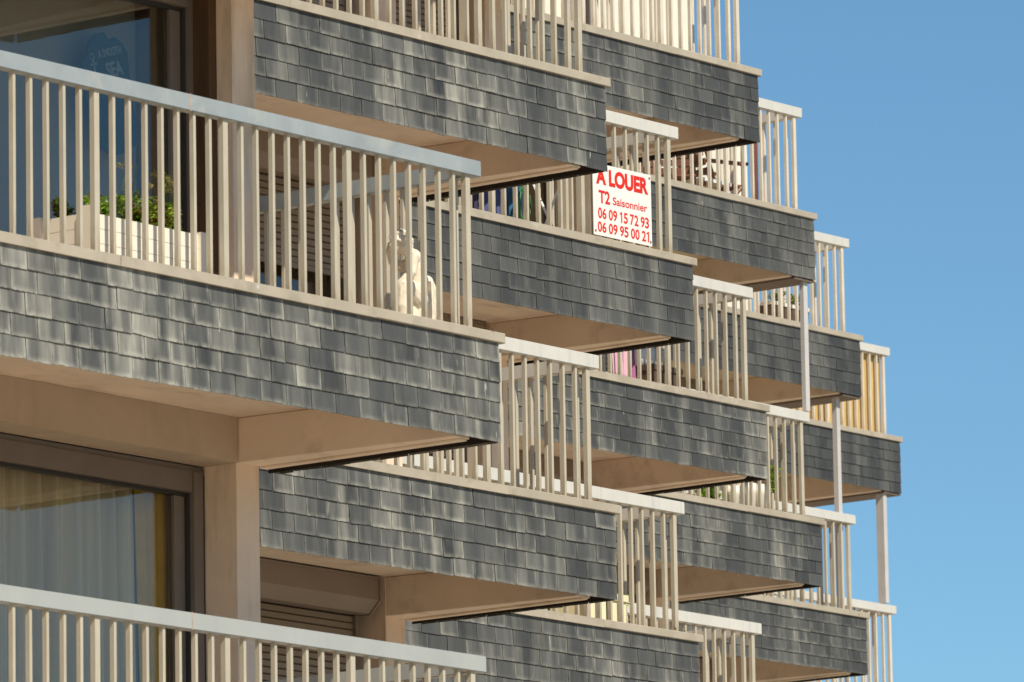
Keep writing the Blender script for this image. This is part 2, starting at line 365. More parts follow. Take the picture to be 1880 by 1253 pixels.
GROUP_B = 'slate clad balconies stepping along the facade'
def balcony(b, k, label, L=5.75, weather=.5, rail='alu', bars='bar', style='open', rail_on=True):
    seed = BAYS.index(b)*17+k*5+3; rnd = random.Random(seed)
    t = thing('balcony', label, 'balcony', org(b, k), GROUP_B)
    side = 1.70
    s = MB()                                                # structural slab with upstands and boards that carry the slates
    s.box(-L, -.245, .05, 1.715, -.36, -.20)
    Lshape(s, L, .053, .10, side, -.20, -.058, -.052)
    s.obj('floor_slab', M['soffit'] if style == 'open' else M['soffit_olive'], t)
    bd = MB(); bd.box(-L, -.060, .029, .0505, -.60, -.06); bd.box(-.056, -.047, .058, 1.66, -.60, -.20); bd.box(-.24, -.058, .058, 1.66, -.30, -.28)
    bd.obj('cladding_board', M['slate_back'], t)
    cladding('slate_cladding', t, L, weather, seed)
    c = MB(); joints = [-L]; x = -1.1-rnd.uniform(0, .1); js = []
    while x > -L+.4: js.append(x); x -= 2.054+rnd.uniform(-.03, .03)
    prev = 0.0
    for jx in js:
        if prev == 0.0:
            c.prism([(jx+.0015, 0), (0, 0), (0, side), (-.22, side), (-.22, .22), (jx+.0015, .22)], 'z', -.0565, 0)
        else: c.box(jx+.0015, prev-.0015, rnd.uniform(-.001, .001), .22, -.0565, rnd.uniform(-.001, .0))
        prev = jx
    c.box(-L, prev-.0015, 0, .22, -.0565, -.0005)
    c.bevel(.004); c.obj('coping', M['coping'], t)
    # edge beam on the right
    be = MB()
    zb = -.612
    xo = -.258 if style == 'open' else -.325
    be.prism([(-.40, .058), (xo, .058), (xo, 1.49), (-.53, 1.49)], 'z', zb, -.362)
    if style == 'open': be.prism([(-.335, .062), (-.276, .062), (-.276, 1.485), (-.335, 1.485)], 'z', zb-.012, zb+.002)
    be.bevel(.004); be.obj('edge_beam', M['soffit'], t)
    if style == 'closed':                                   # top storey: the cavity is boarded over in brown
        q = MB(); q.box(-.34, -.040, .024, 1.485, -.632, -.614); q.bevel(.003); q.obj('brown_soffit_board', M['brown_board'], t)
    if not rail_on: return t
    r = MB(); pts = [(-L, .05), (-.1294, .05), (-.1294, side), (-.1944, side), (-.1944, .115), (-L, .115)]
    r.prism(pts, 'z', .8625, .951); r.bevel(.0035, 2); r.obj('handrail', M[rail], t)
    for jn in (1, 2):
        jx = -.2285-jn*16*PITCHB-.30
        if jx > -L+.1: q = MB(); q.box(jx-.004, jx+.004, .0485, .1165, .861, .9522); q.obj('joint_sleeve', M['rust_joint'], t)
    bmsh, pmsh = (BAR, POST) if bars == 'bar' else (BARP, POSTP)
    proto_b = proto_p = None
    def put(kind, x, y, rot=0):
        nonlocal proto_b, proto_p
        if kind == 'p':
            if proto_p is None: o = proto_p = link('railing_post', pmsh, t)
            else: o = proto_p.copy(); COL.objects.link(o); o.parent = t
        else:
            if proto_b is None: o = proto_b = link('baluster', bmsh, t)
            else: o = proto_b.copy(); COL.objects.link(o); o.parent = t
        o.location = (x, y, 0); o.rotation_euler = (0, rnd.gauss(0, .0012), rot+rnd.gauss(0, .012))
    n = 0
    while True:
        x = -.2285-n*PITCHB
        if x < -L+.03 or n > 52: break
        put('p' if n % 8 == 0 else 'b', x if n % 8 == 0 else x+.009+rnd.uniform(-.002, .002), .0825); n += 1
    yb = .0825+.1284; n = 1
    while yb < side-.04:
        put('p' if n % 8 == 0 else 'b', -.162, yb, math.pi/2); yb += .1225; n += 1
    return t

LAB = {
 'A1': 'large slate balcony carrying the cream planter box and the seated cherub statue',
 'A0': 'balcony at the bottom left corner whose railing crosses in front of the curtained window',
 'B2': 'slate balcony across the top, directly over the handrail end of the cherub balcony',
 'B1': 'slate balcony directly below the cherub balcony and right of the beige pier',
 'C2': 'slate balcony with the red and white rental sign on its railing',
 'C1': 'slate balcony at the bottom edge, with a cream cabinet behind its bars',
 'D3': 'topmost slate balcony against the sky, with sunlit cream wall behind its railing',
 'D2': 'slate balcony with pink towels behind its bars, directly below the rental sign balcony',
 'D1': 'bottom edge balcony showing only handrail and bars, right of the cream cabinet',
 'E3': 'slate balcony with red brown garden chairs behind its railing',
 'E2': 'slate balcony with cream tall planters and green plants behind its bars',
 'F3': 'dark slate balcony with small brown troughs of potted plants behind its bars',
 'F2': 'lowest slate balcony at right whose coping tip overlaps the rightmost white handrail',
 'G3': 'rightmost dark slate balcony with a yellow reed screen behind its bars',
 'G2': 'rightmost low balcony showing only white handrail and bars against the sky',
}
BAL = {}
spec = [('A', 1, dict(L=7.0, weather=.68, rail='alu_blue')), ('A', 0, dict(L=7.0, weather=.7, rail='alu_dull')),
 ('B', 2, dict(weather=.46, rail='alu')), ('B', 1, dict(weather=.50, rail='alu')),
 ('C', 2, dict(weather=.17)), ('C', 1, dict(weather=.46)),
 ('D', 3, dict(weather=.30, bars='bar_pale')), ('D', 2, dict(weather=.42)), ('D', 1, dict(weather=.4)),
 ('E', 3, dict(weather=.16, style='closed', bars='bar_pale')), ('E', 2, dict(weather=.34)),
 ('F', 3, dict(weather=.08, style='closed', bars='bar_pale')), ('F', 2, dict(weather=.34)),
 ('G', 3, dict(weather=.03, style='closed', bars='bar_pale')), ('G', 2, dict(weather=.2, bars='bar_pale'))]
for b, k, kw in spec: BAL[b+str(k)] = balcony(b, k, LAB[b+str(k)], **kw)
# the storey above the frame, which shades the rooms below it
for b, k, lb in (('A', 2, 'slate balcony above the cherub balcony, beyond the top of the picture'), ('B', 3, 'slate balcony above the top edge over the second bay'), ('C', 3, 'slate balcony above the top edge over the rental sign')):
    balcony(b, k, lb, L=7.0 if b == 'A' else 5.75, rail_on=False)
# support posts of the three end bays
def support(parent, x0, x1, y0, y1, z0, z1):
    m = MB(); m.box(x0, x1, y0, y1, z0, z1); m.bevel(.004); m.obj('support_post', M['post'], parent)
support(BAL['E3'], -.168, -.108, .055, .097, .951-H, -.605)
support(BAL['F3'], -.318, -.262, .118, .172, 0-H, -.612)
support(BAL['G3'], -.325, -.265, .048, .145, .951-H, -.612)
support(BAL['G2'], -.325, -.265, .12, .18, -H, -.612)

# ------------------------------------------------------------------ the building behind the balconies
bld = thing('apartment_building', 'beige rendered apartment building with stepped bays behind the slate balconies', 'building', (0, 0, -6))
def bpart(mb, name, mat, b, smooth=False, parent=None):
    o = mb.obj(name, mat, parent or bld, smooth)
    o.location = org(b, 0, False)-(Vector((0, 0, -6)) if not parent else Vector((0, 0, 0)))
    return o
TOP = {'A': 3*H, 'B': 3*H+2.2, 'C': 3*H+2.2, 'D': 3*H+3.3, 'E': 3*H+3.3, 'F': 3*H+4.4, 'G': 3*H+3.75}
TOPP = {'A': 3*H-.6, 'B': 3*H+2.1, 'C': 3*H+2.1, 'D': 3*H-.62, 'E': 3*H-.62, 'F': 3*H-.62, 'G': 3*H-.62}
for b in BAYS:
    L = 7.0 if b == 'A' else 5.75
    p = MB(); p.box(-.53, -.335, 1.49, 1.72, -6, TOPP[b]); p.bevel(.006); bpart(p, 'pier', M['pier'], b)
    p = MB(); p.box(-.525, -.43, 1.722, 6.5, -6, TOP[b]); bpart(p, 'side_wall', M['cream'] if b in 'DEFG' else M['render'], b)
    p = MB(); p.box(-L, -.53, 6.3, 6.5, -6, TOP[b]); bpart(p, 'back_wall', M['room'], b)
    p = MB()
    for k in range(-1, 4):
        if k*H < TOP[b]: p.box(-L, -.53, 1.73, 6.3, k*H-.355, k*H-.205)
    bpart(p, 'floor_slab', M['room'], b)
    p = MB(); p.box(-L-.18, -L, 1.6 if b == 'A' else 1.72, 6.5, -6, TOP[b]); bpart(p, 'party_wall', M['render'], b)

def window(b, k, x0, x1, ztop, mat='frame', mull=2, y=1.74, glassy=True, backing=True):
    """frame mesh part with its panes as sub-parts; z values are above the coping of storey k"""
    o0 = k*H; f = MB(); fw_ = .055; zb = -.20
    f.box(x0, x1, y, y+.07, ztop-fw_, ztop); f.box(x0, x1, y, y+.07, zb, zb+fw_)
    xs = [x0+(x1-x0)*i/mull for i in range(mull+1)]
    for i, xx in enumerate(xs):
        a = xx if i == 0 else (xx-fw_ if i == mull else xx-fw_*.6); f.box(a, a+fw_*(1.2 if 0 < i < mull else 1), y-.004, y+.066, zb+fw_, ztop-fw_)
    for v in f.bm.verts: v.co.z += o0
    wn = bpart(f, 'window', M[mat], b)
    for i in range(mull):
        g = MB(); g.box(xs[i]+.05, xs[i+1]-.05, y+.03, y+.036, zb+fw_, ztop-fw_)
        for v in g.bm.verts: v.co.z += o0
        g.obj('pane', M['glass'], wn)
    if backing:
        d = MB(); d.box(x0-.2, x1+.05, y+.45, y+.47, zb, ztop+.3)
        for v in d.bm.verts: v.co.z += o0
        d.obj('dark_backing', M['room'], wn)  # dark board behind the panes, its colour stands in for the unlit room
    return wn
def wall_left(b, k, x1, mat='render'):
    L = 7.0 if b == 'A' else 5.75
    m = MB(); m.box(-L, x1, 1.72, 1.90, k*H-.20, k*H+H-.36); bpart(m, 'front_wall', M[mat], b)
def shutter(b, k, x0=-3.1, x1=-.63, drop=None):
    """roller shutter: slatted curtain, guide rail, and the chamfered box under the soffit"""
    o0 = k*H; zs = H-.605
    zend = -.2 if drop is None else drop
    c = MB(); z = zs; y = 1.655
    while z > zend:
        c.prism([(y+.010, z-.0445), (y, z-.040), (y, z-.010), (y+.012, z-.002), (y+.016, z-.002), (y+.016, z-.0445)], 'x', x0, x1-.03); z -= .0448
    if drop is not None: c.box(x0, x1-.03, y-.004, y+.02, z-.03, z)
    for v in c.bm.verts: v.co.z += o0
    sh = bpart(c, 'roller_shutter', M['shutter'], b)
    bx = MB(); prof = [(1.735, H-.372), (1.475, H-.372), (1.475, H-.52), (1.555, H-.60), (1.735, H-.60)]
    bx.prism(prof, 'x', x0-.1, x1+.016)
    prof2 = [(1.735, H-.366), (1.468, H-.366), (1.468, H-.523), (1.551, H-.608), (1.735, H-.608)]
    bx.prism(prof2, 'x', x1+.018, x1+.036)
    bx.box(x0-.1, x1+.014, 1.466, 1.476, H-.385, H-.372)
    for v in bx.bm.verts: v.co.z += o0
    bx.obj('shutter_box', M['shutter'], sh)
    gr = MB(); gr.box(x1-.03, x1+.012, 1.63, 1.70, -.2, zs)
    for v in gr.bm.verts: v.co.z += o0
    gr.obj('guide_rail', M['frame'], sh)

m = MB(); m.box(-26, -7.0, 1.72, 1.95, -6, 3*H); bpart(m, 'front_wall', M['render'], 'A')       # unseen wall added at the left to dim skylight on left-facing sides
# bay A: two big glazed bays under lintels
for k in (0, 1):
    o0 = k*H
    l = MB(); l.box(-7.0, -.532, 1.475, 1.72, o0+H-.613, o0+H-.362); l.bevel(.005); bpart(l, 'lintel_beam', M['render'], 'A')
    f = MB()
    f.box(-4.9, -.63, 1.722, 1.80, o0+H-.765, o0+H-.648)           # roller housing under the lintel
    f.box(-4.9, -.535, 1.735, 1.80, o0+H-.646, o0+H-.616)
    f.box(-.628, -.55, 1.715, 1.81, o0-.2, o0+H-.648)               # jamb
    f.box(-4.9, -.63, 1.74, 1.82, o0-.2, o0-.12)
    f.bevel(.004)
    wn = bpart(f, 'window', M['frame'], 'A')
    d = MB(); d.box(-.549, -.531, 1.725, 1.80, o0-.2, o0+H-.66); d.box(-.645, -.629, 1.745, 1.80, o0-.12, o0+H-.77); d.box(-4.9, -.645, 1.76, 1.80, o0+H-.785, o0+H-.767)
    d.obj('gasket', M['frame_dark'], wn)
    for xa, xb in ((-.735, -.647), (-2.95, -2.87)): d = MB(); d.box(xa, xb, 1.77, 1.815, o0-.12, o0+H-.787); d.bevel(.006); d.obj('sash', M['frame'], wn)
    g = MB(); g.box(-2.87, -.735, 1.79, 1.796, o0-.12, o0+H-.787); g.obj('pane', M['glass'], wn)
    g = MB(); g.box(-4.9, -2.95, 1.79, 1.796, o0-.12, o0+H-.787); g.obj('pane', M['glass'], wn)
    wall_left('A', k, -4.9)
rp = MB(); rp.box(-.6, -.5335, 1.60, 1.715, H-.2, 2*H-.62); bpart(rp, 'rusty_jamb', plain('rust_stained_jamb', (.085, .043, .017), .7, var=.35, scale=(20, 20, 2)), 'A')

for b, k, dr in (('B', 0, None), ('B', 1, 1.63), ('B', 2, None), ('C', 1, None), ('C', 2, None), ('C', 0, None), ('D', 1, None), ('E', 2, None), ('F', 2, None), ('G', 2, None), ('E', 1, None), ('F', 1, None)):
    shutter(b, k, drop=dr); wall_left(b, k, -3.2)
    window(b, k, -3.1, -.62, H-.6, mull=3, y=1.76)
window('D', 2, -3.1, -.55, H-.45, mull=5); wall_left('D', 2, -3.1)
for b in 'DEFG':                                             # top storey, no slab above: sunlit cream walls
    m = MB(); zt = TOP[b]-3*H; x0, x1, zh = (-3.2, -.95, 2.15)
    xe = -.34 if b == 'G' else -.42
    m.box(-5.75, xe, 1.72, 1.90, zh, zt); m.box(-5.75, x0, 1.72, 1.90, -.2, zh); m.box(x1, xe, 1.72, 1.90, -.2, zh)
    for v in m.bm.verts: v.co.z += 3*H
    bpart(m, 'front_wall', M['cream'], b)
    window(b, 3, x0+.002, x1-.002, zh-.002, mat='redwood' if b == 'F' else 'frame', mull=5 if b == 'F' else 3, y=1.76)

# ------------------------------------------------------------------ things in the windows of bay A
def curtain(name, label, x0, x1, y, z0, z1, amp, wav, mat, taper=0):
    bm = bmesh.new(); n = int((x1-x0)/.012); rnd = random.Random(len(label)); ph = 0; rows = []
    prof = []
    for i in range(n+1):
        ph += (2*math.pi*.012/wav)*rnd.uniform(.6, 1.4); prof.append(amp*math.sin(ph)+amp*.3*math.sin(ph*2.3))
    for j in range(9):
        t = j/8; z = z1+(z0-z1)*t
        rows.append([bm.verts.new((x0+(x1-x0)*i/n+(taper*t*(1-i/n)), y+prof[i]*(.5+.5*t), z)) for i in range(n+1)])
    for j in range(8):
        for i in range(n): bm.faces.new((rows[j][i], rows[j][i+1], rows[j+1][i+1], rows[j+1][i]))
    me = bpy.data.meshes.new(name); bm.to_mesh(me); bm.free(); me.materials.append(mat); me.shade_smooth()
    o = link(name, me); tag(o, label, 'curtain'); md = o.modifiers.new('thickness', 'SOLIDIFY'); md.thickness = .002
    return o
curtain('sheer_curtain', 'pale sheer curtain hanging in folds behind the lower left window', -4.85, -.86, 1.93, -.15, H-.62, .075, .15, M['sheer'])
curtain('drape', 'mustard yellow drape at the right edge of the lower left window', -.94, -.66, 1.88, -.15, H-.62, .02, .09, M['yellow'], taper=.09)

def text_mesh(txt, x0, x1, z0, z1, y, mat, name, parent, bold=.0, spacing=1.0):
    cu = bpy.data.curves.new('lettering', 'FONT'); cu.body = txt; cu.size = 1; cu.offset = bold; cu.extrude = .012; cu.space_character = spacing
    tmp = bpy.data.objects.new('lettering', cu); COL.objects.link(tmp)
    dg = bpy.context.evaluated_depsgraph_get(); me = bpy.data.meshes.new_from_object(tmp.evaluated_get(dg))
    bpy.data.objects.remove(tmp)
    vx = [v.co.x for v in me.vertices]; vy = [v.co.y for v in me.vertices]
    a, b, c, d = min(vx), max(vx), min(vy), max(vy)
    for v in me.vertices:
        X = x0+(v.co.x-a)/(b-a)*(x1-x0); Z = z0+(v.co.y-c)/(d-c)*(z1-z0)
        v.co = (X, y-(.0015 if v.co.z > 0 else 0), Z)
    me.materials.clear(); me.materials.append(mat)
    return link(name, me, parent)

m = MB(); m.box(-2.86, -.74, 2.02, 2.024, H-.15, 2*H-.70); o = m.obj('added_backing', plain('added_backing_grey', (.30, .32, .33), .9, var=.05, scale=(2, 2, 1)))  # invented grey layer behind the glass, lightens the dark window
tag(o, 'plain grey blind drawn down behind the blue quote sign in the upper left window', 'sheet')
# blue quote sign inside the upper left window
sg = thing('window_sign', 'dark blue wavy quote sign with anchor behind the upper left window', 'sign', (-1.175, 1.86, H+1.565)); sg.rotation_euler = (0, R(-17), 0)
m = MB(); out = []
ctrl = [(-.17, -.42), (-.20, -.30), (-.215, -.10), (-.19, .06), (-.13, .10), (-.10, .165), (-.03, .205), (.04, .205), (.075, .155), (.13, .165), (.185, .12), (.21, .06), (.19, -.05), (.175, -.2), (.165, -.35), (.12, -.45), (.0, -.48), (-.1, -.47)]
m.prism(ctrl, 'y', 0, .012); m.obj('panel', M['seablue'], sg)
text_mesh('A SMOOTH', -.045, .158, .065, .113, -.001, M['seapale'], 'lettering', sg, .02)
text_mesh('SEA', .0, .142, -.052, .035, -.001, M['seapale'], 'lettering', sg, .03)
a = MB(); a.box(-.105, -.093, -.004, 0, -.075, .07); a.box(-.125, -.073, -.004, 0, .035, .047)
pr = [(-.099+.045*math.cos(R(x)), -.04+.045*math.sin(R(x))) for x in range(190, 351, 16)]; a.tube([(p[0], -.002, p[1]) for p in pr], .006, 6)
a.tube([(-.099+.016*math.cos(R(x)), -.002, .084+.016*math.sin(R(x))) for x in range(0, 361, 30)], .004, 6); a.obj('anchor', M['seapale'], sg)

# ------------------------------------------------------------------ rental sign on balcony C2
O = org('C', 2)
sg = thing('rental_sign', 'white rental sign with red lettering and phone numbers on the railing', 'sign', O+Vector((-1.185, .030, .018)))
sg.rotation_euler = (0, R(-.3), 0)
SW, SH = .685, .520
m = MB(); m.box(0, SW, 0, .004, 0, SH); m.obj('panel', M['sign'], sg)
def digits(txt, a, b, top, base):
    n_ = sum(.46 if c == ' ' else 1 for c in txt); stp = (b-a)*SW/n_; x = a*SW; z0, z1 = (1-base)*SH, (1-top)*SH
    for c in txt:
        if c == ' ': x += stp*.46; continue
        if c == '1':
            g_ = MB(); hh = z1-z0; xa = x+stp*.40; ww = stp*.24
            g_.prism([(xa, z0), (xa+ww, z0), (xa+ww, z1), (xa+.2*ww, z1), (x+stp*.10, z1-hh*.16), (x+stp*.16, z1-hh*.27), (xa, z1-hh*.20)], 'y', -.0019, -.0004); g_.obj('lettering', M['signred'], sg)
        else: text_mesh(c, x+stp*.04, x+stp*.94, z0, z1, -.0004, M['signred'], 'lettering', sg, .018)
        x += stp
def line(txt, a, b, top, base, bold, sp=1.0): text_mesh(txt, a*SW, b*SW, (1-base)*SH, (1-top)*SH, -.0004, M['signred'], 'lettering', sg, bold, sp)
line('A LOUER', .055, .950, .055, .288, .046)
line('T2', .095, .285, .365, .545, .026)
line('Saisonnier', .335, .925, .425, .535, .009)
digits('06 09 15 72 93', .075, .955, .612, .760)
digits('06 09 95 00 21', .065, .975, .806, .950)
for x, z in ((.02, .03), (.665, .03), (.665, .495), (.02, .495)):
    f = MB(); f.tube([(x, -.006, z), (x, .002, z)], .008, 10); f.obj('fixing_screw', M['terracotta'], sg)

# ------------------------------------------------------------------ planter on balcony A1
def leaf(bm, p, d, l, wd, up_):
    d = d.normalized(); s = d.cross(up_); s = (s if s.length > .01 else d.orthogonal()).normalized()*wd
    a = p; b = p+d*l*.5+s; c = p+d*l; e = p+d*l*.5-s
    bm.faces.new([bm.verts.new(q) for q in (a, b, c, e)])
def bush(name, label, loc, h, w_, nleaf, mats, stems=5, umbels=0, group=None, cat='plant', seed=1, lw=.019, flowers=0):
    rnd = random.Random(seed); t = thing(name, label, cat, loc, group)
    st = MB(); lf = [bmesh.new() for _ in mats]; tips = []
    nleaf = int(nleaf*2.8); h *= .95
    for s in range(stems):
        a = rnd.uniform(0, 6.28); rr = w_*.5*math.sqrt(rnd.random()); hh = h*rnd.uniform(.6, 1)
        x, y = rr*math.cos(a), rr*math.sin(a)
        pts = [(x*.4, y*.4, 0), (x*.75, y*.75, hh*.5), (x, y, hh)]
        st.tube(pts, .004, 5, .002); tips.append(Vector((x, y, hh)))
        for i in range(nleaf//stems):
            tt = rnd.uniform(.08, 1); p = Vector((x*(.4+.6*tt), y*(.4+.6*tt), hh*tt))+Vector((rnd.gauss(0, w_*.10), rnd.gauss(0, w_*.10), rnd.gauss(0, .012)))
            d = Vector((rnd.gauss(0, 1), rnd.gauss(0, 1), rnd.uniform(-.5, 1))); l = rnd.uniform(.6, 1.3)*lw*1.9
            leaf(lf[rnd.randrange(len(lf))], p, d, l, lw*.42, Vector((rnd.gauss(0, .5), rnd.gauss(0, .5), 1)))
    for u in range(umbels):
        p0 = tips[u % len(tips)]; top = p0+Vector((rnd.gauss(0, .03), rnd.gauss(0, .03), rnd.uniform(.08, .22)))
        st.tube([p0, (p0+top)/2+Vector((rnd.gauss(0, .006), 0, 0)), top], .0016, 4)
    st.obj('stem', M['leaf_dark'], t)
    for bm, mt in zip(lf, mats):
        me = bpy.data.meshes.new('foliage'); bm.to_mesh(me); bm.free(); me.materials.append(M[mt]); link('foliage', me, t)
    if umbels:
        rnd = random.Random(seed+5)
        for u in range(umbels):
            bm = bmesh.new(); p0 = tips[u % len(tips)]+Vector((rnd.gauss(0, .02), rnd.gauss(0, .02), rnd.uniform(.10, .20)))
            for q in range(34): leaf(bm, p0+Vector((rnd.gauss(0, .011), rnd.gauss(0, .011), rnd.gauss(0, .009))), Vector((rnd.gauss(0, 1), rnd.gauss(0, 1), rnd.gauss(0, 1))), .012, .0045, Vector((0, 0, 1)))
            me = bpy.data.meshes.new('flower_head'); bm.to_mesh(me); bm.free(); me.materials.append(M['umbel']); link('flower_head', me, t)
    if flowers:
        bm = bmesh.new()
        for u in range(flowers):
            p0 = tips[u % len(tips)]+Vector((rnd.gauss(0, .02), rnd.gauss(0, .02), .03))
            for q in range(9): a = q*.7; leaf(bm, p0, Vector((math.cos(a), math.sin(a), .25)), .026, .008, Vector((0, 0, 1)))
        me = bpy.data.meshes.new('white_flower'); bm.to_mesh(me); bm.free(); me.materials.append(M['petal']); link('white_flower', me, t)
    return t
O = org('A', 1); FL = -.20
PX0, PX1, PY0, PY1 = -3.10, -2.195, .30, .675
pl = thing('planter_box', 'long cream plastic planter box with horizontal boards on the left balcony', 'planter', O+Vector(((PX0+PX1)/2, (PY0+PY1)/2, FL)))
wx, wy = (PX1-PX0)/2, (PY1-PY0)/2
m = MB(); zt = .47; nb = 6; bh = zt/nb
for i in range(nb):
    z0, z1 = .01+i*bh+.0025, .01+(i+1)*bh
    m.box(-wx+.03, wx-.03, -wy, -wy+.012, z0, z1); m.box(-wx+.03, wx-.03, wy-.012, wy, z0, z1)
    m.box(-wx, -wx+.012, -wy+.03, wy-.03, z0, z1); m.box(wx-.012, wx, -wy+.03, wy-.03, z0, z1)
m.bevel(.002)
m.box(-wx+.013, wx-.013, -wy+.013, wy-.013, .02, .03)
m.obj('side_boards', M['white_pvc'], pl)
for sx_, sy_ in ((-1, -1), (1, -1), (-1, 1), (1, 1)):
    m = MB(); x, y = sx_*(wx-.012), sy_*(wy-.012); m.box(x-.034, x+.034, y-.034, y+.034, 0, zt+.045 if (sx_, sy_) == (-1, -1) else zt+.022); m.bevel(.005); m.obj('corner_post', M['white_pvc'], pl)
m = MB(); m.box(-wx+.015, wx-.015, -wy+.015, wy-.015, .04, zt-.03); m.obj('soil', M['soil'], pl)
PG = 'plants growing in the cream planter box'
pz = FL+zt-.02
def pp(x, y): return O+Vector((x, y, pz))
bush('potted_plant', 'small upright plant with reddish base at the left end of the planter', pp(-3.02, .56), .17, .09, 130, ['leaf', 'leaf_red', 'leaf_dark'], 4, group=PG, seed=2)
bush('potted_plant', 'thin pale green sprig second from the left in the planter', pp(-2.98, .40), .17, .06, 70, ['leaf'], 3, group=PG, seed=3, flowers=1)
bush('potted_plant', 'bright green bushy plant with a white daisy left of the planter middle', pp(-2.84, .42), .20, .17, 260, ['leaf', 'leaf_dark'], 8, flowers=2, group=PG, seed=4)
bush('potted_plant', 'tall feathery plant with dry yellow umbels and red leaves in the planter middle', pp(-2.62, .44), .21, .24, 420, ['leaf', 'leaf', 'leaf_red', 'leaf_dark', 'leaf'], 12, umbels=4, group=PG, seed=5, flowers=1)
bush('potted_plant', 'low green plant with pinkish base right of the planter middle', pp(-2.46, .42), .18, .18, 260, ['leaf', 'leaf', 'leaf_red'], 7, umbels=1, group=PG, seed=6)
bush('potted_plant', 'dense glossy green plant third from the right end of the planter', pp(-2.36, .44), .22, .12, 300, ['leaf', 'leaf_dark', 'leaf'], 7, umbels=3, group=PG, seed=8)
bush('potted_plant', 'dense glossy green plant with tall yellow flower stalks near the planter right end', pp(-2.27, .46), .23, .12, 300, ['leaf', 'leaf', 'leaf_dark'], 7, umbels=3, group=PG, seed=9)
bush('potted_plant', 'dark sparse plant at the far right end of the planter', pp(-2.20, .50), .20, .08, 110, ['leaf_dark', 'leaf'], 4, umbels=2, group=PG, seed=10)

